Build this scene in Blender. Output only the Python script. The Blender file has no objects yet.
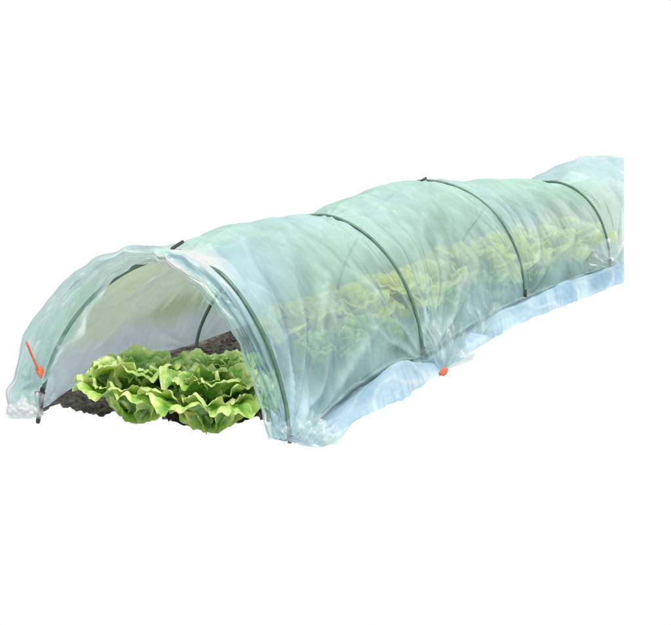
import bpy, bmesh, math, random
from mathutils import Vector, Matrix, noise
from mathutils.geometry import delaunay_2d_cdt
random.seed(11)
S = bpy.context.scene
C = S.collection
PI = math.pi
N = noise.noise

# ------------------------------------------------------------------ camera
CAM = Vector((0, 0, 0.856)); PITCH = math.radians(9.95); F = 1640.0
cd = bpy.data.cameras.new('camera'); cam = bpy.data.objects.new('camera', cd); C.objects.link(cam)
cam.location = CAM; cam.rotation_euler = (math.radians(90) - PITCH, 0, 0)
cd.lens = F / 671 * 36; cd.sensor_width = 36; cd.clip_end = 200; cd.clip_start = .05
S.camera = cam

def ray(px, py):
    x = (px - 335.5) / F; y = -(py - 312.5) / F
    return Vector((x, math.cos(PITCH) + y * math.sin(PITCH), -math.sin(PITCH) + y * math.cos(PITCH)))
def at(px, py, z=0.0):
    """point of the plane of height z seen at that place of the photograph"""
    d = ray(px, py); k = (z - CAM.z) / d.z
    return CAM + d * k
def height_over(g, py):
    """height above ground point g which appears in picture row py"""
    lo, hi = 0.0, .9
    for _ in range(40):
        m = (lo + hi) / 2
        z = m - CAM.z
        fw = g.y * math.cos(PITCH) - z * math.sin(PITCH); up = g.y * math.sin(PITCH) + z * math.cos(PITCH)
        row = 312.5 - up / fw * F
        if row > py: lo = m
        else: hi = m
    return lo

# ------------------------------------------------------------------ nodes
def mat(name):
    m = bpy.data.materials.new(name); m.use_nodes = True
    nt = m.node_tree; nt.nodes.clear()
    return m, nt, nt.nodes.new('ShaderNodeOutputMaterial')
def nd(nt, t, **kw):
    n = nt.nodes.new(t)
    for k, v in kw.items(): setattr(n, k, v)
    return n
def lk(nt, a, b): nt.links.new(a, b)
def ramp(nt, src, stops):
    r = nd(nt, 'ShaderNodeValToRGB'); e = r.color_ramp.elements
    while len(e) < len(stops): e.new(.5)
    for el, (p, c) in zip(e, stops):
        el.position = p; el.color = (*c, 1) if len(c) == 3 else c
    lk(nt, src, r.inputs[0]); return r.outputs[0]
def mth(nt, op, a, b=None, clamp=False):
    n = nd(nt, 'ShaderNodeMath', operation=op, use_clamp=clamp)
    for i, v in enumerate((a, b)):
        if v is None: continue
        if isinstance(v, (int, float)): n.inputs[i].default_value = v
        else: lk(nt, v, n.inputs[i])
    return n.outputs[0]
def noi(nt, scale, detail=4, rough=.55, vec=None, dist=0.0):
    n = nd(nt, 'ShaderNodeTexNoise'); n.inputs['Scale'].default_value = scale
    n.inputs['Detail'].default_value = detail; n.inputs['Roughness'].default_value = rough
    n.inputs['Distortion'].default_value = dist
    if vec is not None: lk(nt, vec, n.inputs['Vector'])
    return n.outputs['Fac']
def mixc(nt, f, a, b, mode='MIX'):
    n = nd(nt, 'ShaderNodeMix', data_type='RGBA', blend_type=mode)
    for i, v in ((0, f), (6, a), (7, b)):
        if isinstance(v, (int, float)): n.inputs[i].default_value = v
        elif isinstance(v, tuple): n.inputs[i].default_value = (*v, 1)
        else: lk(nt, v, n.inputs[i])
    return n.outputs[2]

def film_material(name='polythene_film', haze=.40):
    m, nt, out = mat(name)
    co = nd(nt, 'ShaderNodeTexCoord').outputs['Object']
    uv = nd(nt, 'ShaderNodeUVMap', uv_map='UVMap').outputs['UV']
    mp = nd(nt, 'ShaderNodeMapping'); lk(nt, uv, mp.inputs['Vector']); mp.inputs['Scale'].default_value = (7, 1.6, 1)
    tint = nd(nt, 'ShaderNodeVertexColor', layer_name='tint').outputs['Color']
    milk = nd(nt, 'ShaderNodeAttribute', attribute_name='milk').outputs['Fac']
    n1 = noi(nt, 3.0, 5, .6, mp.outputs[0], .6)
    n2 = noi(nt, 9.0, 4, .6, co, .8)
    n3 = noi(nt, 60.0, 3, .6, co)
    # opacity: attribute + streaks + a rim that thickens at grazing angles
    st = ramp(nt, n1, [(.50, (0, 0, 0)), (.60, (.12,) * 3), (.66, (.5,) * 3), (.70, (.1,) * 3), (1, (.0,) * 3)])
    a = mth(nt, 'ADD', milk, mth(nt, 'MULTIPLY', st, .16))
    a = mth(nt, 'ADD', a, mth(nt, 'MULTIPLY', mth(nt, 'SUBTRACT', n2, .5), .40))
    lw = nd(nt, 'ShaderNodeLayerWeight'); lw.inputs['Blend'].default_value = .28
    a = mth(nt, 'ADD', a, mth(nt, 'MULTIPLY', lw.outputs['Facing'], .30))
    a = mth(nt, 'MULTIPLY', mth(nt, 'MINIMUM', mth(nt, 'MAXIMUM', a, .10), .97), nd(nt, 'ShaderNodeAttribute', attribute_name='fade').outputs['Fac'])
    col = mixc(nt, mth(nt, 'MULTIPLY', st, .35), tint, (.80, .88, .88))
    col = mixc(nt, 1.0, col, ramp(nt, n2, [(.25, (.82, .84, .86)), (.75, (1, 1, .98))]), 'MULTIPLY')
    bump = nd(nt, 'ShaderNodeBump'); bump.inputs['Strength'].default_value = .45; bump.inputs['Distance'].default_value = .012
    hh = mth(nt, 'ADD', n1, mth(nt, 'ADD', mth(nt, 'MULTIPLY', n2, .5), mth(nt, 'MULTIPLY', n3, .08)))
    lk(nt, hh, bump.inputs['Height'])
    d = nd(nt, 'ShaderNodeBsdfDiffuse'); lk(nt, col, d.inputs[0]); lk(nt, bump.outputs[0], d.inputs['Normal'])
    t = nd(nt, 'ShaderNodeBsdfTranslucent'); lk(nt, col, t.inputs[0]); lk(nt, bump.outputs[0], t.inputs['Normal'])
    dm = nd(nt, 'ShaderNodeMixShader'); dm.inputs[0].default_value = .42; lk(nt, d.outputs[0], dm.inputs[1]); lk(nt, t.outputs[0], dm.inputs[2])
    tr = nd(nt, 'ShaderNodeBsdfTransparent'); lk(nt, mixc(nt, nd(nt, 'ShaderNodeAttribute', attribute_name='fade').outputs['Fac'], (1.0, 1.0, 1.0), (.86, .95, .93)), tr.inputs[0])
    # haze: part of the light that gets through is scattered a few degrees, so things far behind the sheet blur
    hz = nd(nt, 'ShaderNodeBsdfRefraction'); hz.inputs['IOR'].default_value = 1.07; hz.inputs['Roughness'].default_value = .26; hz.inputs[0].default_value = (.90, .97, .95, 1)
    tm = nd(nt, 'ShaderNodeMixShader'); lk(nt, mth(nt, 'MULTIPLY', nd(nt, 'ShaderNodeAttribute', attribute_name='fade').outputs['Fac'], haze), tm.inputs[0]); lk(nt, tr.outputs[0], tm.inputs[1]); lk(nt, hz.outputs[0], tm.inputs[2]); tr = tm
    mx = nd(nt, 'ShaderNodeMixShader'); lk(nt, a, mx.inputs[0]); lk(nt, tr.outputs[0], mx.inputs[1]); lk(nt, dm.outputs[0], mx.inputs[2])
    g = nd(nt, 'ShaderNodeBsdfGlossy'); g.inputs['Roughness'].default_value = .32; lk(nt, bump.outputs[0], g.inputs['Normal'])
    g.inputs[0].default_value = (1, 1, 1, 1)
    mg = nd(nt, 'ShaderNodeMixShader'); lk(nt, mth(nt, 'MULTIPLY', nd(nt, 'ShaderNodeAttribute', attribute_name='fade').outputs['Fac'], .038), mg.inputs[0])
    lk(nt, mx.outputs[0], mg.inputs[1]); lk(nt, g.outputs[0], mg.inputs[2])
    lk(nt, mg.outputs[0], out.inputs[0]); return m

def simple(name, c1, c2, scale=40, rough=.6, bump=.2, spec=.5, dist=.002):
    m, nt, out = mat(name)
    co = nd(nt, 'ShaderNodeTexCoord').outputs['Object']
    p = nd(nt, 'ShaderNodeBsdfPrincipled'); n = noi(nt, scale, 6, .6, co)
    lk(nt, ramp(nt, n, [(.3, c1), (.7, c2)]), p.inputs['Base Color'])
    p.inputs['Roughness'].default_value = rough; p.inputs['Specular IOR Level'].default_value = spec
    b = nd(nt, 'ShaderNodeBump'); b.inputs['Strength'].default_value = bump; b.inputs['Distance'].default_value = dist
    lk(nt, n, b.inputs['Height']); lk(nt, b.outputs[0], p.inputs['Normal'])
    lk(nt, p.outputs[0], out.inputs[0]); return m

def leaf_material(name, cols):
    m, nt, out = mat(name)
    co = nd(nt, 'ShaderNodeTexCoord').outputs['Object']
    rim = nd(nt, 'ShaderNodeAttribute', attribute_name='rim').outputs['Fac']
    rib = nd(nt, 'ShaderNodeAttribute', attribute_name='rib').outputs['Fac']
    rnd = nd(nt, 'ShaderNodeObjectInfo').outputs['Random']
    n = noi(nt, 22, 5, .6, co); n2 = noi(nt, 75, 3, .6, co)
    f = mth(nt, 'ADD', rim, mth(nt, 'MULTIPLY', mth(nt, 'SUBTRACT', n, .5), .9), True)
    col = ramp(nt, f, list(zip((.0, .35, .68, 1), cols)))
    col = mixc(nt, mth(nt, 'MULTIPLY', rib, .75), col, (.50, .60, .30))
    col = mixc(nt, 1.0, col, ramp(nt, n2, [(.3, (.78, .80, .72)), (.7, (1.08, 1.05, 1.0))]), 'MULTIPLY')
    b = nd(nt, 'ShaderNodeBump'); b.inputs['Strength'].default_value = .8; b.inputs['Distance'].default_value = .006
    v = nd(nt, 'ShaderNodeTexVoronoi'); v.inputs['Scale'].default_value = 70; lk(nt, co, v.inputs['Vector'])
    lk(nt, mth(nt, 'ADD', v.outputs['Distance'], n), b.inputs['Height'])
    p = nd(nt, 'ShaderNodeBsdfPrincipled'); lk(nt, col, p.inputs['Base Color']); p.inputs['Roughness'].default_value = .42
    p.inputs['Specular IOR Level'].default_value = .45; lk(nt, b.outputs[0], p.inputs['Normal'])
    t = nd(nt, 'ShaderNodeBsdfTranslucent'); lk(nt, mixc(nt, 1.0, col, (1.0, 1.0, .45), 'MULTIPLY'), t.inputs[0])
    mx = nd(nt, 'ShaderNodeMixShader'); mx.inputs[0].default_value = .28
    lk(nt, p.outputs[0], mx.inputs[1]); lk(nt, t.outputs[0], mx.inputs[2]); lk(nt, mx.outputs[0], out.inputs[0]); return m

M_FILM = film_material(); M_FILM_CLEAR = film_material('clear_polythene', 0.0)
M_LEAF = leaf_material('lettuce_leaf', ((.045, .17, .022), (.16, .38, .058), (.38, .59, .15), (.70, .80, .40)))
M_LEAF_SUN = leaf_material('sunlit_lettuce_leaf', ((.22, .34, .03), (.66, .68, .08), (.98, .88, .20), (1.0, .95, .48)))  # sunlight painted into the leaf colour: a yellower, brighter copy of the lettuce leaf
M_SOIL = simple('garden_soil', (.035, .030, .027), (.22, .19, .165), 60, .95, .9, .1, .01)
M_ROD = simple('green_coated_steel', (.045, .105, .075), (.10, .19, .135), 30, .38, .1, .5)
M_DARK = simple('dark_plastic', (.012, .016, .014), (.03, .036, .03), 60, .5, .2)
M_ORANGE = simple('orange_plastic', (.55, .10, .04), (.68, .17, .08), 90, .5, .3)
M_GRASS = simple('grass_ground', (.075, .12, .050), (.22, .23, .09), 18, .9, .6, .1, .02)

# ------------------------------------------------------------------ objects
def props(o, label=None, cat=None, group=None, kind=None):
    for k, v in (('label', label), ('category', cat), ('group', group), ('kind', kind)):
        if v: o[k] = v
    return o
def link_mesh(name, bm_or_me, m, parent=None, smooth=True):
    if isinstance(bm_or_me, bmesh.types.BMesh):
        me = bpy.data.meshes.new(name); bm_or_me.to_mesh(me); bm_or_me.free()
    else: me = bm_or_me
    me.materials.append(m)
    if smooth: me.polygons.foreach_set('use_smooth', [True] * len(me.polygons))
    o = bpy.data.objects.new(name, me); C.objects.link(o)
    if parent is not None:
        o.parent = parent; o.matrix_parent_inverse = Matrix.Translation(-parent.location)
    return o
def empty(name, loc):
    o = bpy.data.objects.new(name, None); o.location = loc; o.empty_display_size = .05; C.objects.link(o); return o
def tube(bm, pts, r, seg=10, cap=True):
    rings = []; up = Vector((.3, 1, .2)).normalized()
    for i, p in enumerate(pts):
        t = (pts[min(i + 1, len(pts) - 1)] - pts[max(i - 1, 0)]).normalized()
        a = t.cross(up).normalized(); b = t.cross(a).normalized()
        rr = r(i / (len(pts) - 1)) if callable(r) else r
        rings.append([bm.verts.new(p + (a * math.cos(k * 2 * PI / seg) + b * math.sin(k * 2 * PI / seg)) * rr) for k in range(seg)])
    for A, B in zip(rings, rings[1:]):
        for k in range(seg): bm.faces.new((A[k], A[(k + 1) % seg], B[(k + 1) % seg], B[k]))
    if cap: bm.faces.new(rings[0][::-1]); bm.faces.new(rings[-1])

# ------------------------------------------------------------------ tunnel shape
def key(u, ks):
    """smooth interpolation of keyed vectors / numbers"""
    if u <= ks[0][0]:
        (a, A), (b, B) = ks[0], ks[1]; return A + (B - A) * ((u - a) / (b - a))
    if u >= ks[-1][0]:
        (a, A), (b, B) = ks[-2], ks[-1]; return A + (B - A) * ((u - a) / (b - a))
    for i in range(len(ks) - 1):
        (a, A), (b, B) = ks[i], ks[i + 1]
        if a <= u <= b:
            t = (u - a) / (b - a)
            mA = (B - ks[i - 1][1]) * ((b - a) / (b - ks[i - 1][0])) if i > 0 else (B - A)
            mB = (ks[i + 2][1] - A) * ((b - a) / (ks[i + 2][0] - a)) if i + 2 < len(ks) else (B - A)
            return A * (2*t**3 - 3*t*t + 1) + mA * (t**3 - 2*t*t + t) + B * (3*t*t - 2*t**3) + mB * (t**3 - t*t)
# hoop feet and skirt edge, as seen on the ground
RIGHT = [(-.14, at(273, 441)), (0, at(288, 441)), (.22, at(316, 420)), (.5, at(354, 386)), (.8, at(394, 363)), (1, at(421, 357)),
         (1.3, at(449, 338)), (1.7, at(493, 312)), (2, at(523, 298)), (2.5, at(567, 281)), (3, at(608, 266)), (4, at(690, 246))]
LEFT = [(-.14, at(10, 418)), (0, at(38, 413)), (.25, at(76, 388)), (.5, at(117, 366)), (1, at(193, 346)), (2, at(334, 295)), (3, at(456, 256)), (4, at(540, 236))]
SKIRT = [(-.14, at(300, 447)), (0, at(322, 449)), (.12, at(343, 438)), (.22, at(354, 424)), (.36, at(370, 415)), (.6, at(402, 401)), (.8, at(424, 386)), (1, at(443, 372)),
         (1.3, at(474, 352)), (1.7, at(508, 331)), (2, at(541, 316)), (2.5, at(580, 301)), (3, at(632, 281)), (4, at(715, 262))]
def apex_key(rows):
    out = []
    for u, px, py in rows:
        L, R = key(u, LEFT), key(u, RIGHT)
        # apex ground point slides along the line between the feet
        best = None
        for i in range(61):
            t = .25 + .5 * i / 60; g = L.lerp(R, t); h = height_over(g, py)
            z = h - CAM.z; fw = g.y * math.cos(PITCH) - z * math.sin(PITCH)
            e = abs(335.5 + g.x / fw * F - px)
            if best is None or e < best[0]: best = (e, t, h)
        out.append((u, Vector((best[1], best[2], 0))))
    return out
APEX = apex_key([(-.14, 152, 251), (0, 178, 253), (.12, 199, 246), (.3, 224, 233), (.7, 276, 218), (.92, 308, 214), (1, 320, 217), (1.1, 332, 208),
                 (1.35, 358, 196), (1.7, 394, 185), (2, 425, 182), (2.4, 466, 180), (2.8, 522, 181), (3, 551, 183), (3.4, 576, 168), (4, 604, 157)])
EXPR = [(-.14, 1.75), (0, 1.75), (1, 1.85), (2, 2.0), (3, 2.05), (4, 2.0)]
EXPL = [(-.14, 1.72), (0, 1.72), (.3, 1.45), (1, 1.55), (2, 1.6), (3, 1.7), (4, 1.9)]
def arch(u, v):
    L, R, ap = key(u, LEFT), key(u, RIGHT), key(u, APEX)
    g = L.lerp(R, ap.x); e = key(u, EXPR if v > 0 else EXPL)
    th = max(-1, min(1, v)) * PI / 2
    lat = abs(math.sin(th)) ** (2 / e); z = max(0.0, math.cos(th)) ** (2 / e)
    p = g.lerp(R if v > 0 else L, lat); p = p.copy(); p.z = z * ap.y
    return p
def arch_out(u, v):
    e = .004
    du = arch(u + e, v) - arch(u - e, v); vv = max(-.985, min(.985, v)); dv = arch(u, vv + e) - arch(u, vv - e)
    n = dv.cross(du)
    n = n.normalized() if n.length > 1e-9 else Vector((0, 0, 1))
    c = arch(u, 0); c.z = .1
    if n.dot(arch(u, vv) - c) < 0: n = -n
    return n

# places where the sheet is pinched: (u, v, reach, strength, number of pleats)
PINCH = [(0.0, 1.02, .34, .017, 9), (1.05, 1.05, .30, .015, 9), (1.0, -.98, .22, .008, 7), (0.0, -.98, .30, .014, 8), (2.05, 1.02, .24, .010, 9),
         (3.05, 1.0, .22, .010, 7), (0.0, .0, .20, .009, 8), (1.0, .03, .18, .008, 8), (2.0, .0, .16, .006, 8), (3.9, .3, .42, .010, 5), (3.6, .9, .2, .012, 7)]
# long folds in the sheet: (u0, v0, u1, v1, width, height, whiteness)
FOLDS = [(.62, -.26, .46, -.52, .018, .010, .85), (.46, -.52, .18, -.60, .014, .008, .55), (.9, -.35, .7, -.7, .014, .006, .4), (-.02, -.35, .28, -.95, .020, .012, .25),
         (.10, -.28, .12, -.8, .015, .01, .18), (.02, 1.0, .18, .25, .016, .012, .22), (.05, 1.0, .52, .50, .012, .010, .30), (.03, 1.02, .34, .62, .010, .010, .25),
         (.62, .88, .48, .50, .007, .004, .22), (.10, 1.06, .70, .80, .014, .010, .26), (1.08, 1.0, 1.30, .40, .012, .010, .24), (1.10, 1.02, 1.46, .55, .012, .010, .30),
         (1.12, 1.0, 1.62, .72, .012, .010, .26), (1.02, .98, 1.16, .5, .014, .012, .18), (.84, .95, .70, .45, .014, .005, .18), (1.3, .10, 1.18, .62, .020, .008, .12),
         (2.05, 1.0, 2.34, .55, .010, .008, .18), (1.95, .98, 1.74, .60, .010, .008, .18), (3.2, .05, 3.25, .9, .05, .016, .22), (3.5, .0, 3.6, .8, .05, .018, .20),
         (3.8, .1, 3.55, .95, .03, .02, .22), (2.7, .05, 3.2, .1, .04, .006, .30), (-.02, .02, .02, .30, .035, .010, .50), (.0, -.35, -.02, .0, .04, .008, .22),
         (-.06, -.45, .0, -.9, .03, .012, .25), (.3, .05, .7, .16, .03, .004, .12), (1.4, .06, 1.9, .2, .03, .004, .12)]
US, VS = .66, .34       # metres per unit of u and of v on the sheet
def film_disp(u, v):
    """outward displacement (m) and whiteness of the sheet at (u, v)"""
    x, y = u * US, v * VS; d = 0.0; w = 0.0
    for (pu, pv, R, A, k) in PINCH:
        dx, dy = x - pu * US, y - pv * VS; r = math.hypot(dx, dy)
        if r < R * 2.2:
            an = math.atan2(dy, dx); q = an * k + 2.2 * N(Vector((an * 1.7, pu * 7, pv * 3))) + 1.2 * N(Vector((r * 9, an, pu)))
            s = math.sin(q); fall = math.exp(-(r / R) ** 1.4) * (r / (r + .05))
            d += A * fall * (1 - 1.6 * abs(s)); w += .30 * fall * max(0, 1 - 3.2 * abs(s))
            d -= .6 * A * math.exp(-(r / .06) ** 2)
    for (u0, v0, u1, v1, wd, ht, wh) in FOLDS:
        ax, ay, bx, by = u0 * US, v0 * VS, u1 * US, v1 * VS
        L2 = (bx - ax) ** 2 + (by - ay) ** 2; t = ((x - ax) * (bx - ax) + (y - ay) * (by - ay)) / L2
        tc = max(0, min(1, t)); wob = .012 * N(Vector((x * 6, y * 6, wd * 90)))
        r = math.hypot(x - ax - tc * (bx - ax), y - ay - tc * (by - ay)) + wob
        ww = wd * (.35 + .85 * tc)
        g = math.exp(-(r / ww) ** 2) * (1 - .5 * tc)
        d += ht * g; w += wh * g * (.75 + .5 * N(Vector((x * 30, y * 30, 3))))
    d += .010 * N(Vector((x * 3.2, y * 3.2, 1.7))) + .0035 * N(Vector((x * 11, y * 7, 5))) + .0012 * N(Vector((x * 38, y * 26, 9)))
    d += .009 * N(Vector((x * 8, y * 3, 61))) * math.exp(-(v / .35) ** 2)
    if u > 3.1: d += (.022 * N(Vector((u * 4.5, v * 1.6, 71))) + .010 * abs(N(Vector((u * 10 + v * 2, v * 3, 72))))) * sstep(3.1, 3.4, u)
    # tight at the hoops
    near = min(abs(u - round(u)) * US, .2) if u < 3.4 else .2
    d *= min(1, .35 + near / .07)
    return d, max(0, min(.85, w * 1.35))

def lerp3(a, b, t): t = max(0, min(1, t)); return tuple(a[i] + (b[i] - a[i]) * t for i in range(3))
def sstep(a, b, x): t = max(0, min(1, (x - a) / (b - a))); return t * t * (3 - 2 * t)
GREEN = (.52, .80, .73); BLUE = (.56, .79, .88); PALE = (.74, .85, .96); PINKISH = (.84, .80, .82); OLIVE = (.66, .78, .54)
def film_look(u, v, w):
    nz = N(Vector((u * 2.1, v * 2.3, 4.0)))
    col = lerp3(GREEN, BLUE, .35 + .8 * nz); milk = .50
    if v > 0:
        k = sstep(.45, .95, v); col = lerp3(col, (.55, .82, .86), k * .7)
        milk = .58 - .30 * sstep(.22, .55, v) + .30 * sstep(.72, .96, v) * (.8 + N(Vector((u * 5, v * 4, 77))))
    if u < .45 and v > .1:
        col = lerp3(col, (.38, .62, .78), sstep(.45, .05, u) * .7); milk += .14 * sstep(.35, .0, u)
    if v < 0:
        k = sstep(-.66, -.84, v + .08 * N(Vector((u * 3, 0, 8)))) * sstep(1.7, 1.2, u)
        ol = lerp3(col, OLIVE, (.25 + .5 * sstep(1.3, .6, u)) * sstep(-.12, -.4, v))
        col = lerp3(ol, PALE, k); milk = .50 - .12 * sstep(-.15, -.4, v) + .46 * k
        if u < .12: col = lerp3(col, (.48, .62, .68), sstep(.16, -.05, u)); milk = max(milk, .5)
    if u > 3.05:
        k = sstep(3.05, 3.4, u); col = lerp3(col, (.50, .66, .74), .8 * k); milk += .28 * k
    col = lerp3(col, (.82, .86, .90), w * .9); milk += w * .65
    c = math.exp(-((u - .02) / .08) ** 2 - ((v - .12) / .2) ** 2)
    col = lerp3(col, PINKISH, c); milk += .4 * c  # highlight along the top of the front hoop, painted into the tint
    return col, milk

CUT_N = ray(624, 300).cross(ray(624, 200)).normalized()    # the far end of the sheet is cut off square here
if CUT_N.x < 0: CUT_N = -CUT_N
def cut_far(bm):
    g = bm.verts[:] + bm.edges[:] + bm.faces[:]
    bmesh.ops.bisect_plane(bm, geom=g, plane_co=CAM, plane_no=CUT_N, clear_outer=True)

def sheet(name, us, vs, fn, parent, along=False, us_=1.0, m=None):
    """fn(u, v) -> point, colour, milk"""
    bm = bmesh.new(); cl = bm.loops.layers.float_color.new('tint') if False else None
    ml = bm.verts.layers.float.new('milk'); fl_ = bm.verts.layers.float.new('fade'); tl = bm.verts.layers.float_color.new('tint'); uvl = bm.loops.layers.uv.new('UVMap')
    grid = []
    for u in us:
        row = []
        for v in vs:
            p, c, mk, *fd = fn(u, v); x = bm.verts.new(p); x[ml] = mk; x[fl_] = fd[0] if fd else 1.0; x[tl] = (*c, 1); row.append(x)
        grid.append(row)
    for i in range(len(us) - 1):
        for j in range(len(vs) - 1):
            f = bm.faces.new((grid[i][j], grid[i + 1][j], grid[i + 1][j + 1], grid[i][j + 1]))
            for l, (a, b) in zip(f.loops, ((i, j), (i + 1, j), (i + 1, j + 1), (i, j + 1))): l[uvl].uv = ((vs[b] * .22 + 3) * us_, us[a] * US * 1.4 * us_) if along else (us[a] * US, vs[b] * VS)
    cut_far(bm)
    return link_mesh(name, bm, m or M_FILM, parent)
def frange(a, b, n): return [a + (b - a) * i / n for i in range(n + 1)]

cover = empty('row_cover', arch(1, 0) * 1.0 - Vector((0, 0, arch(1, 0).z)))
props(cover, 'long hazy blue green polythene sheet draped over the row of green hoops', 'plastic cover')

def main_fn(u, v):
    d, w = film_disp(u, v)
    vv = v; uu = u
    if u < .05:      # ragged front edge
        uu = u + .03 * N(Vector((v * 3.5, 2, 2))) * sstep(.05, -.14, u) + .012 * N(Vector((v * 14, 5, 2))) * sstep(.05, -.14, u)
    p = arch(uu, vv); n = arch_out(uu, vv)
    b = 0
    if v < 0: b = .030 * math.exp(-((u + .02) / .22) ** 2) * math.sin(PI * min(1, -v * 1.0)) ** .8    # bellies out beside the first hoop
    lowf = 1 - sstep(.90, 1.0, abs(v)) * .6
    p = p + n * ((d * lowf) + b + .002)
    p.z = max(p.z, .005)
    c, mk = film_look(u, v, w)
    return p, c, mk
film = sheet('film', frange(-.14, 4.0, 470), frange(-1, 1, 190), main_fn, cover)

def hem_fn(v, s):
    # the front edge is turned back into the mouth: a loose crumpled collar in front of the first hoop
    base, c0, m0 = main_fn(-.14, v)
    L, R, ap = key(-.14, LEFT), key(-.14, RIGHT), key(-.14, APEX); g = L.lerp(R, ap.x); g = Vector((g.x, g.y, .10))
    inn = (g - base); inn = inn.normalized() if inn.length > 0 else inn
    if abs(v) > .8: inn = (inn + (R - L).normalized() * (1 if v < 0 else -1) * 2 * (abs(v) - .8) * 5).normalized(); inn.z *= 1 - sstep(.85, 1, abs(v))
    wd = key(v, [(-1, .055), (-.8, .078), (-.55, .105), (-.3, .065), (-.05, .035), (.15, .036), (.35, .032), (.6, .028), (.85, .034), (1, .012)])
    wd *= 1 + .35 * N(Vector((v * 4, 0, 11))) + .12 * N(Vector((v * 15, 0, 11)))
    ax = (R - L).normalized(); fwd = Vector((ax.y, -ax.x, 0))
    if fwd.y > 0: fwd = -fwd
    q = base + inn * wd * s + fwd * (.016 * math.sin(PI * min(1, s * 1.3)) - .020 * s)
    cr = .009 * N(Vector((v * 3.2 + s * 1.5, s * 2.6 - v * 2, 21))) + .006 * abs(N(Vector((v * 5 - s * 2, s * 6 + v * 2, 22)))) + .0004 * N(Vector((v * 26, s * 9, 23)))
    q += fwd * cr * min(1, s * 5) * 1.5
    q.z = max(q.z, .004)
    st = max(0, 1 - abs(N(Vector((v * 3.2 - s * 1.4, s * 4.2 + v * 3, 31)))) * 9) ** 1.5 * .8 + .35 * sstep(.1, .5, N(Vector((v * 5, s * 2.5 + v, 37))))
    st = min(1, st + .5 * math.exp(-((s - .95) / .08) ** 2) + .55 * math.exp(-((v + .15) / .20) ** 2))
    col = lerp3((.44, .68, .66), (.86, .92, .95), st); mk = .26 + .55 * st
    k = math.exp(-((v - .16) / .13) ** 2); col = lerp3(col, PINKISH, k); mk += .4 * k  # crown of the hem carries a painted pinkish white highlight
    if v < -.7: k = sstep(-.72, -.95, v); col = lerp3(col, PINKISH, .6 * k * (1 - s)); mk += .25 * k
    k2 = sstep(0, .15, s)
    return q, lerp3(c0, col, k2), m0 + (mk - m0) * k2
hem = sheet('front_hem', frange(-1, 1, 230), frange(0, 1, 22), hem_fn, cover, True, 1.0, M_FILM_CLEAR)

def skirt_fn(u, s):
    R, E = key(u, RIGHT), key(u, SKIRT)
    E = E + (E - R) * (.06 * N(Vector((u * 9, 3, 1))) + .05 * N(Vector((u * 31, 3, 1))))
    base, c0, m0 = main_fn(u, 1.0)
    p = base.lerp(Vector((E.x, E.y, .004)), s) if s > 0 else base.copy()
    wide = (E - R).length
    hump = (.20 - .09 * sstep(.5, 1.3, u)) * wide * math.exp(-((s - .66) / .26) ** 2) * (1 + .5 * N(Vector((u * 4, s * 2, 2))))
    hump *= 1 - sstep(.9, 1, s)
    fold = .008 * N(Vector((u * 4, s * 2.8, 7))) + .0022 * N(Vector((u * 8 + s * 3, s * 7 - u * 5, 7))) + .0006 * N(Vector((u * 40, s * 12, 7)))
    cz = abs(N(Vector((u * 2.6 + s * 1.8, s * 2.4 - u * 1.5, 41)))); crease = max(0, 1 - cz * 14)
    fold += .006 * crease - .002 + .008 * N(Vector((u * 2.5 + 3, s * 2.2 + u, 51)))
    # pleats run from the pinched feet across the skirt
    for pu in (0.02, 1.06):
        du = (u - pu) * US; an = math.atan2(s * wide + .02, du); r = math.hypot(du, s * wide)
        fold += .010 * math.sin(an * 11 + 3 * N(Vector((an * 2, pu, 0)))) * math.exp(-(r / .08) ** 1.5) * min(1, r / .03)
    p.z = max(.004, p.z * (1 - s) + hump + fold * min(1, s * 4) * (1 - .6 * s)) if s > 0 else base.z
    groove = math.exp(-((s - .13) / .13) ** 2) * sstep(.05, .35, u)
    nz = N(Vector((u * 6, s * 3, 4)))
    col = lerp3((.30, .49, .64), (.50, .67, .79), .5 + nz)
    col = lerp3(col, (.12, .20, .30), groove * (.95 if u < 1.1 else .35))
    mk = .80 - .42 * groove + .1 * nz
    col = lerp3(col, (.82, .90, .96), .55 * crease * s)  # highlights on the creases painted in as white
    k = math.exp(-((u - .02) / .14) ** 2); col = lerp3(col, PINKISH, .6 * k * (.5 + .8 * N(Vector((u * 25, s * 5, 1))))); mk += .1 * k
    k2 = sstep(.0, .12, s)
    return p, lerp3(c0, col, k2), m0 + (mk - m0) * k2
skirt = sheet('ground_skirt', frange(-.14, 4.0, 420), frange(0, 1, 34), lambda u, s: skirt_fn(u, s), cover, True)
skirt['label'] = 'pale blue loose edge of the sheet lying on the ground'

def crumple(name, centre, size, seed, col, milk, parent, squash=.8):
    """a bunched handful of film: a crumpled hollow lump resting on the ground"""
    bm = bmesh.new(); bmesh.ops.create_icosphere(bm, subdivisions=5, radius=1)
    ml = bm.verts.layers.float.new('milk'); tl = bm.verts.layers.float_color.new('tint'); bm.loops.layers.uv.new('UVMap')
    for v in bm.verts:
        q = v.co.normalized(); o = Vector((seed, seed * 2.3, 0))
        a = N(q * 1.6 + o); b = abs(N(q * 3.4 + o * 2)); c = abs(N(q * 8 + o)); e = N(q * 18 + o)
        r = 1 + .35 * a - .50 * b - .10 * c + .015 * e
        k = max(0, min(1, 1.4 * (b + c)))
        v[ml] = milk - .25 * (1 - k) + .12 * e; v[tl] = (*lerp3(col, (.50, .62, .68), .9 * k), 1)
        v.co = Vector((q.x * size[0], q.y * size[1], q.z * size[2])) * r
        v.co += centre
        if v.co.z < .003: v.co.z = .003
    return link_mesh(name, bm, M_FILM, parent)
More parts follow.
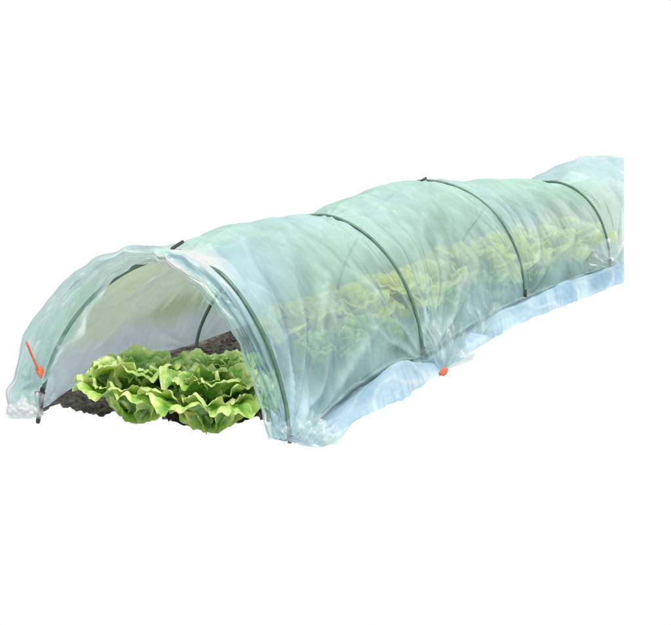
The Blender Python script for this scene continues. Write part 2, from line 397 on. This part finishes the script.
def fan(base, a0, a1, R, seed, col, milk, depth, k=9, lift=.0, n0=.004, hook=.5):
    """film gathered to a point and fanning out of it in pleats; angles from the right, towards up"""
    L, Rr = key(1, LEFT), key(1, RIGHT); ax = Vector((1, 0, 0)); fw = Vector((0, -1, 0)); up = Vector((0, 0, 1))
    def fn(t, r):
        an = math.radians(a0 + (a1 - a0) * t); rr = R * (1 + .22 * N(Vector((t * 5, seed, 1))) + .03 * N(Vector((t * 12, seed, 2)))) * r + n0
        q = t * k * .5 + 1.3 * N(Vector((t * 4, r * 1.5, seed))); pl = abs((q % 1) - .5) * 2
        bulge = depth * math.sin(PI * min(1, r * .8 + .1)) * math.sin(PI * (t * .8 + .1))
        off = bulge + .28 * rr * (pl - .5) + .006 * N(Vector((t * 9, r * 6, seed + 3))) * r
        p = base + ax * (math.cos(an) * rr) + up * (math.sin(an) * rr + lift) + fw * off + fw * (hook * math.cos(an) ** 2 * 0)
        p.z = max(.004, p.z)
        w = .6 * max(0, 1 - pl * 2.2) * (1 - .4 * r) + .4 * max(0, 1 - 5 * abs(N(Vector((t * 3, r * 3, seed + 8)))))
        fd = sstep(1.10, .85, r + .20 * N(Vector((t * 7, r * 2, seed + 5)))) * sstep(0, .10, t) * sstep(1, .90, t)
        return p, lerp3(col, (.88, .92, .94), min(1, w)), milk + .5 * w, fd  # white highlight lines painted along the pleats
    sheet('gathered_film', frange(0, 1, 90), frange(0, 1, 30), fn, cover, True, .2, M_FILM_CLEAR)
fan(at(25, 419) + Vector((0, -.01, .0)), 5, 175, .044, 3.0, (.86, .84, .86), .50, .018, 3)
fan(at(37, 416) + Vector((0, -.02, .0)), 60, 160, .060, 4.0, (.74, .80, .84), .25, .015, 7)
fan(at(296, 441) + Vector((0, -.02, .002)), 25, 150, .050, 6.0, (.66, .78, .82), .20, .014, 4)
fan(at(303, 443) + Vector((0, -.03, .002)), -5, 110, .066, 7.0, (.72, .80, .82), .22, .014, 4)
fan(at(322, 446) + Vector((0, -.015, .002)), 10, 165, .042, 8.0, (.70, .80, .84), .22, .012, 4)
fan(at(442, 370) + Vector((0, -.02, .004)), 50, 125, .125, 9.0, (.60, .66, .68), .30, .022, 8)
fan(at(446, 368) + Vector((0, -.03, .004)), 15, 100, .075, 10.0, (.66, .72, .76), .34, .014, 7)
fan(at(436, 368) + Vector((0, -.02, .004)), 85, 175, .060, 11.0, (.44, .58, .56), .32, .012, 7)
fan(at(480, 340) + Vector((0, .0, .004)), 40, 120, .10, 12.0, (.62, .70, .72), .22, .016, 7)
fan(at(622, 275) + Vector((0, -.03, .01)), 60, 175, .13, 13.0, (.74, .72, .76), .22, .02, 7)

# ------------------------------------------------------------------ hoops
def make_hoop(k, label, off, r, foot_drop=.0):
    root = props(empty('tunnel_hoop', arch(k, 0) * Vector((1, 1, 0)) if False else Vector((arch(k, 0).x, arch(k, 0).y, 0))), label, 'hoop', 'green wire hoops holding up the plastic sheet')
    pts = []
    for i in range(121):
        v = -1 + 2 * i / 120
        p = arch(k, v) + arch_out(k, v) * off(v)
        pts.append(p)
    for e, s in ((0, -1), (-1, 1)):
        q = pts[e].copy(); q.z = -.004; pts = [q] + pts if e == 0 else pts + [q]
    bm = bmesh.new(); tube(bm, pts, r, 12); link_mesh('rod', bm, M_ROD, root)
    return root, pts
def blend(v, ks): return key(v, ks)
OFF1 = lambda v: -.008 + .014 * sstep(.14, .30, v) - .002 * sstep(.6, .9, v)
OFFN = lambda v: .005 if v > -.5 else .005 - .016 * sstep(-.5, -.62, v)
H = []
H.append(make_hoop(0, 'front green hoop framing the open mouth of the tunnel', OFF1, .0046))
H.append(make_hoop(1, 'second green hoop from the mouth, its foot beside the crumpled film', OFFN, .0045))
H.append(make_hoop(2, 'third green hoop, in the middle of the covered row', OFFN, .0045))
H.append(make_hoop(3, 'farthest green hoop, near the cut off far end', OFFN, .0045))
def bar(name, a, b, r, m, parent, seg=10):
    bm = bmesh.new(); tube(bm, [a, a.lerp(b, .04), a.lerp(b, .5), a.lerp(b, .96), b], lambda t: r * (.72 if t in (0, 1) else 1), seg); return link_mesh(name, bm, m, parent)
# small cross stop on the left foot of the first hoop, dark lower leg, pin at the top
r0, p0 = H[0]
fl = arch(0, -1); z = .055
ft = min(p0[:40], key=lambda q: abs(q.z - z))
bar('cross_stop', ft + Vector((-.028, -.014, .002)), ft + Vector((.007, -.014, -.001)), .0034, M_DARK, r0)
bar('ground_spike', Vector((ft.x, ft.y - .004, ft.z + .01)), Vector((fl.x + .000, fl.y - .006, -.022)), .0052, M_DARK, r0)
for k, (a, b) in ((0, ((-.014, -.01, .010), (.008, .02, .022))), (2, ((-.008, -.008, .006), (.006, .010, .012)))):
    ap = arch(k, 0.0) + Vector((0, 0, .0))
    bar('top_pin', ap + Vector(a), ap + Vector(b), .0038, M_DARK, H[k][0])
for k in (1, 2, 3):
    f = arch(k, .985) + arch_out(k, .97) * .007
    bar('ground_spike', f + Vector((0, 0, .02)), Vector((f.x + .002, f.y, -.02)), .0058 - .0003 * k, M_DARK, H[k][0])

# ------------------------------------------------------------------ orange cord and clip
a = at(27, 342, 0); # place on the sheet: use the left shoulder of the front edge
def on_sheet(px, py, y):
    d = ray(px, py); return CAM + d * ((y - CAM.y) / d.y)
yy = arch(-.05, -.8).y - .075
A_, B_ = on_sheet(26.5, 342, yy), on_sheet(40, 373, ft.y - .06)
cord = empty('tie_cord', Vector((B_.x, B_.y, 0)))
props(cord, 'short orange cord running down the left edge of the sheet to the hoop stop', 'cord')
bm = bmesh.new(); tube(bm, [A_.lerp(B_, t) + Vector((0, 0, -.003 * math.sin(PI * t))) for t in frange(0, 1, 12)], .0026, 8); link_mesh('cord', bm, M_ORANGE, cord)
bm = bmesh.new(); bmesh.ops.create_icosphere(bm, subdivisions=3, radius=1)
for v in bm.verts:
    q = v.co.copy(); r = 1 + .3 * N(q * 2.3) ; t = (q.z + 1) / 2
    v.co = B_ + Vector((q.x * .0105 * r * (.35 + .8 * t), q.y * .007 * r, q.z * .014 * r + .002)) + Vector((-.003 * q.z, 0, 0))
link_mesh('knot', bm, M_ORANGE, cord)
cl = at(443, 372, .012)
bm = bmesh.new(); bmesh.ops.create_icosphere(bm, subdivisions=3, radius=1)
for v in bm.verts:
    q = v.co.copy(); r = 1 + .35 * N(q * 1.7 + Vector((4, 0, 0)))
    v.co = Vector((q.x * .0105 * r, q.y * .010 * r, (q.z * .0095 + q.x * .004) * r)) + cl + Vector((0, -.012, .003))
clip = link_mesh('ground_clip', bm, M_ORANGE, None)
props(clip, 'small orange clip pinning the skirt beside the second hoop', 'clip')

# ------------------------------------------------------------------ soil
def patch(name, poly, step, zf, m, label=None):
    xs = [p.x for p in poly]; ys = [p.y for p in poly]
    pts = [Vector((p.x, p.y)) for p in poly]; n = len(pts)
    def inside(x, y):
        c = False
        for i in range(n):
            a, b = pts[i], pts[i - 1]
            if (a.y > y) != (b.y > y) and x < (b.x - a.x) * (y - a.y) / (b.y - a.y) + a.x: c = not c
        return c
    extra = []; x = min(xs)
    while x < max(xs):
        y = min(ys)
        while y < max(ys):
            qx, qy = x + random.uniform(-.3, .3) * step, y + random.uniform(-.3, .3) * step
            if inside(qx, qy): extra.append(Vector((qx, qy)))
            y += step
        x += step
    V, E_, F_, *_ = delaunay_2d_cdt(pts + extra, [(i, (i + 1) % n) for i in range(n)], [], 1, 1e-5)
    me = bpy.data.meshes.new(name); me.from_pydata([(v.x, v.y, zf(v.x, v.y)) for v in V], [], F_); me.update()
    o = link_mesh(name, me, m); props(o, label, kind='structure'); return o
def dense(keys, k=6):
    out = []
    for a, b in zip(keys, keys[1:] + keys[:1]):
        for i in range(k):
            t = i / k; out.append(at(a[0] + (b[0] - a[0]) * t, a[1] + (b[1] - a[1]) * t))
    return out
def soil_z(x, y):
    q = Vector((x, y, 0))
    return -.018 + .012 * N(q * 9) + .016 * abs(N(q * 24)) + .010 * abs(N(q * 60)) + .004 * N(q * 120)
front = [(37, 417), (44, 414), (56, 409), (72, 411), (88, 417), (101, 419), (122, 413), (146, 411), (160, 417), (172, 431), (200, 429), (232, 427), (258, 420), (270, 424), (280, 436), (296, 436), (310, 436), (324, 430),
         (342, 416), (388, 396), (430, 368), (462, 346), (498, 325), (534, 308), (576, 293), (622, 278), (622, 248), (560, 238), (470, 236), (380, 265), (300, 296), (245, 316), (190, 333), (120, 354), (60, 380), (22, 404)]
front = [(x, y - 8 if k < 24 else y) for k, (x, y) in enumerate(front)]
patch('soil', dense(front, 10), .009, soil_z, M_SOIL)
# crumbs of earth
FE = [at(*q) for q in front[:24]]
def front_limit(x):
    m = 0
    for a, b in zip(FE, FE[1:]):
        if a.x <= x <= b.x or b.x <= x <= a.x: m = max(m, a.y + (b.y - a.y) * (x - a.x) / (b.x - a.x + 1e-9))
    return m + .012
bm = bmesh.new()
for i in range(1500):
    t = random.random(); u = random.uniform(0.0, 1.2) if i < 1100 else random.uniform(1, 3)
    L, R = key(u, LEFT), key(u, RIGHT); p = L.lerp(R, random.uniform(.03, .97))
    if u < .25 and p.y < front_limit(p.x): continue
    r = .0025 + .008 * random.random() ** 2.5
    g = bmesh.ops.create_icosphere(bm, subdivisions=2 if r > .006 else 1, radius=r)['verts']
    o = Vector((i * 1.7, 0, 0))
    for v in g: v.co = v.co * (1 + .6 * N(v.co / r * 1.2 + o)) * Vector((1, 1, .75)) + Vector((p.x, p.y, soil_z(p.x, p.y) + r * .4))
props(link_mesh('soil_crumbs', bm, M_SOIL, None, False), 'dark brown crumbs of earth on the bed', 'soil', kind='stuff')
# grass ground on the far side of the tunnel, seen through the sheet
GR = [(30, 392), (48, 340), (80, 292), (128, 250), (175, 246), (220, 230), (300, 226), (380, 200), (440, 191), (520, 185), (600, 170), (622, 176), (622, 252), (560, 243), (470, 241), (380, 270), (300, 300), (245, 320), (190, 337), (120, 362), (60, 384)]
patch('grass_ground', dense(GR, 4), .07, lambda x, y: -.045 + .02 * N(Vector((x * 2, y * 2, 0))), M_GRASS)

# ------------------------------------------------------------------ lettuces
def leaf(bm, base, yaw, tilt, length, width, seed, frill, droop, NR=22, NA=110):
    """one frilled leaf added to bm: a broad blade on a polar grid, bent along its spine, ruffled at the rim"""
    rl = bm.verts.layers.float['rim']; bl = bm.verts.layers.float['rib']
    o = Vector((seed * 3.7, seed * 1.3, seed * .77))
    out = Vector((math.cos(yaw), math.sin(yaw), 0)); side = Vector((-math.sin(yaw), math.cos(yaw), 0)); up = Vector((0, 0, 1))
    M = 40; P = [Vector((0, 0))]; A = []
    for k in range(M + 1):
        x = k / M; a = tilt + droop[0] * x + droop[1] * x ** 3; A.append(a)
        P.append(P[-1] + Vector((math.sin(a), math.cos(a))) * (length / M))
    k1 = 7 + seed % 3; k2 = 17 + seed % 4; ph = seed * 1.7
    def vert(rho, phi):
        c, sn = math.cos(phi), math.sin(phi)
        prof = 1 + .07 * N(Vector((c * 1.5, sn * 1.5, 0)) + o)
        al = .48 + .50 * rho * c * prof                   # 0 base .. 1 tip
        la = rho * sn * (1 + .28 * c) * prof               # -1 .. 1 across
        e = sstep(.42, 1.0, rho) * (.35 + .65 * sstep(-1, -.2, c))
        q = Vector((la * 1.1, al * 2.0, 0)) + o
        wob = 1.3 * N(Vector((c * 2, sn * 2, 4)) + o)
        n = frill * e * (.9 * math.sin(k1 * phi + ph + wob * 2.2) + .42 * e * math.sin(k2 * phi + ph * 2 + wob * 3))
        n += frill * .22 * e * e * math.sin(41 * phi + 5 * wob)
        vd = noise.voronoi(q * 3.0 + Vector((N(q * 2), N(q * 2 + o), 0)) * .4)[0][0]
        puff = max(0, 1 - 1.7 * vd * vd)
        rib = math.exp(-(la / (.09 - .05 * al)) ** 2) * max(0, 1 - al * .9) 
        vein = abs(math.sin((al * 1.0 - abs(la) * .55) * 17 + .8 * N(q * 2))); vein = max(0, 1 - vein * 3.5) * (1 - rho * .5)
        n += width * (.085 * puff * (1 - .5 * rho ** 3) + .14 * N(q * .9) + .035 * N(q * 3.4)) - .05 * width * rib - .02 * width * vein
        n -= frill * .9 * sstep(.86, 1, rho)                # rim rolls back
        kap = la * .95
        lat = width * math.sin(kap) / .95; n += width * (1 - math.cos(kap)) / .95 * .8
        lat += frill * .45 * e * math.cos(k1 * phi + ph + wob * 2.2) * (1 if la > 0 else -1) * .5
        f = max(0, min(.999, al)) * M; k = int(f); p = P[k].lerp(P[k + 1], f - k); a = A[k]
        nr = Vector((-math.cos(a), math.sin(a)))           # inner (upper) side of the blade
        x = p.x + nr.x * n; z = p.y + nr.y * n
        z += frill * .5 * e * math.sin(k1 * phi * .5 + ph)
        v = bm.verts.new(base + out * x + side * lat + up * z)
        if v.co.z < 0: v.co.z *= .15
        v[rl] = max(0, min(1, .02 + .60 * rho ** 5 + .30 * puff * (.4 + .6 * al) + .22 * e * max(0, n / max(frill, 1e-6)) + .10 * al)); v[bl] = max(0, min(1, rib * .9 + .28 * vein))
        return v
    cv = vert(0, 0); prev = None
    for i in range(1, NR + 1):
        rho = (i / NR) ** .8; ring = [vert(rho, 2 * PI * k / NA) for k in range(NA)]
        for k in range(NA):
            if prev is None: bm.faces.new((cv, ring[k], ring[(k + 1) % NA]))
            else: bm.faces.new((prev[k], ring[k], ring[(k + 1) % NA], prev[(k + 1) % NA]))
        prev = ring
def new_leaf_bm():
    bm = bmesh.new(); bm.verts.layers.float.new('rim'); bm.verts.layers.float.new('rib'); return bm
def lettuce_meshes(size, seed, lo=False, sunlit=False):
    rnd = random.Random(seed); NR, NA = (11, 54) if lo else (22, 120)
    sets = []
    for nme, n, base, tl, ln, wd, dr in (('outer_leaves', 6, .006, (.55, .80), (1.0, 1.2), (.54, .66), (.5, 1.1)), ('inner_leaves', 5, .012, (.22, .42), (.92, 1.06), (.48, .60), (.3, 1.2)), ('heart', 4, .018, (-.05, .18), (.70, .84), (.32, .42), (.1, 1.0))):
        bm = new_leaf_bm()
        for i in range(n):
            leaf(bm, Vector((0, 0, base)), i * 2 * PI / n + len(sets) * .45 + rnd.uniform(-.2, .2), rnd.uniform(*tl), size * rnd.uniform(*ln), size * rnd.uniform(*wd), seed * 10 + 20 * len(sets) + i, size * rnd.uniform(.042, .066), (rnd.uniform(*dr), rnd.uniform(0, .9)), NR, NA)
        sets.append((nme, bm))
    res = []
    for nme, x in sets:
        me = bpy.data.meshes.new(nme); x.to_mesh(me); x.free(); me.materials.append(M_LEAF_SUN if sunlit else M_LEAF)
        me.polygons.foreach_set('use_smooth', [True] * len(me.polygons)); res.append((nme, me))
    return res
def place_lettuce(meshes, p, rot, sc, label, group):
    root = empty('lettuce', Vector((p.x, p.y, -.012))); root.rotation_euler = (rot[0], rot[1], rot[2]); root.scale = (sc,) * 3
    props(root, label, 'lettuce', group)
    for nme, me in meshes:
        o = bpy.data.objects.new(nme, me); C.objects.link(o); o.parent = root
    return root
LA, LB = lettuce_meshes(.150, 1), lettuce_meshes(.155, 2)
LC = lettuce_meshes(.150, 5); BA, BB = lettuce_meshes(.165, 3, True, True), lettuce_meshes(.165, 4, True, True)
FG = 'lettuces in the open mouth of the tunnel'; BG = 'lettuces under the plastic sheet'
place_lettuce(LA, at(143, 417), (.0, 0, .78), 1.14, 'big frilly green lettuce at the left of the tunnel mouth', FG)
place_lettuce(LB, at(212, 427), (.0, 0, 2.1), 1.08, 'frilly lettuce at the very front right of the tunnel mouth', FG)
place_lettuce(LC, at(226, 402), (.0, 0, 4.0), .92, 'pale topped lettuce standing behind the two front lettuces', FG)
back = [
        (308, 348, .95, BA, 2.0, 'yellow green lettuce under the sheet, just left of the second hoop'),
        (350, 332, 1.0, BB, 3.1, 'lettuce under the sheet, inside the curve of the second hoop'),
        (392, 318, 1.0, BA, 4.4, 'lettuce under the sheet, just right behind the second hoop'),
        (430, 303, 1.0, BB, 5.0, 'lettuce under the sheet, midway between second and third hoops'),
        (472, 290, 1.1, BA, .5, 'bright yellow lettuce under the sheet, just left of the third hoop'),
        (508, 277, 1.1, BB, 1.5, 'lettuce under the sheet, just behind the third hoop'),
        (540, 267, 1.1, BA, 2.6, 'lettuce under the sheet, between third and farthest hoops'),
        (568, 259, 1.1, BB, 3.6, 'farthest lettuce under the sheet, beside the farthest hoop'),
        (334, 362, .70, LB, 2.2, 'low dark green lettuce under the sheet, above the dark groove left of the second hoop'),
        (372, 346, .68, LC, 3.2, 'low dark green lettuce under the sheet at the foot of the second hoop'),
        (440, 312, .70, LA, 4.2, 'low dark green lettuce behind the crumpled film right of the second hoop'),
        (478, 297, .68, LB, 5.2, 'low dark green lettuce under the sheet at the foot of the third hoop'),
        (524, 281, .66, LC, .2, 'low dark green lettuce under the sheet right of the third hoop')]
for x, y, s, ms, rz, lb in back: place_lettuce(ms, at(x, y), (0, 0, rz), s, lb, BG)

# ------------------------------------------------------------------ light
w = bpy.data.worlds.new('World'); S.world = w; w.use_nodes = True
bg = w.node_tree.nodes['Background']; bg.inputs[0].default_value = (1, 1, 1, 1); bg.inputs[1].default_value = 1.0
sd = bpy.data.lights.new('sun', 'SUN'); sd.energy = 3.3; sd.angle = math.radians(.6); sd.color = (1, .95, .86)
sun = bpy.data.objects.new('sun', sd); C.objects.link(sun)
sun.rotation_euler = Vector((-.28, .62, -1)).to_track_quat('-Z', 'Y').to_euler()
S.render.engine = 'CYCLES'
S.cycles.transparent_max_bounces = 32; S.cycles.max_bounces = 10; S.cycles.diffuse_bounces = 4
S.view_settings.view_transform = 'Standard'; S.view_settings.look = 'None'; S.view_settings.exposure = 0
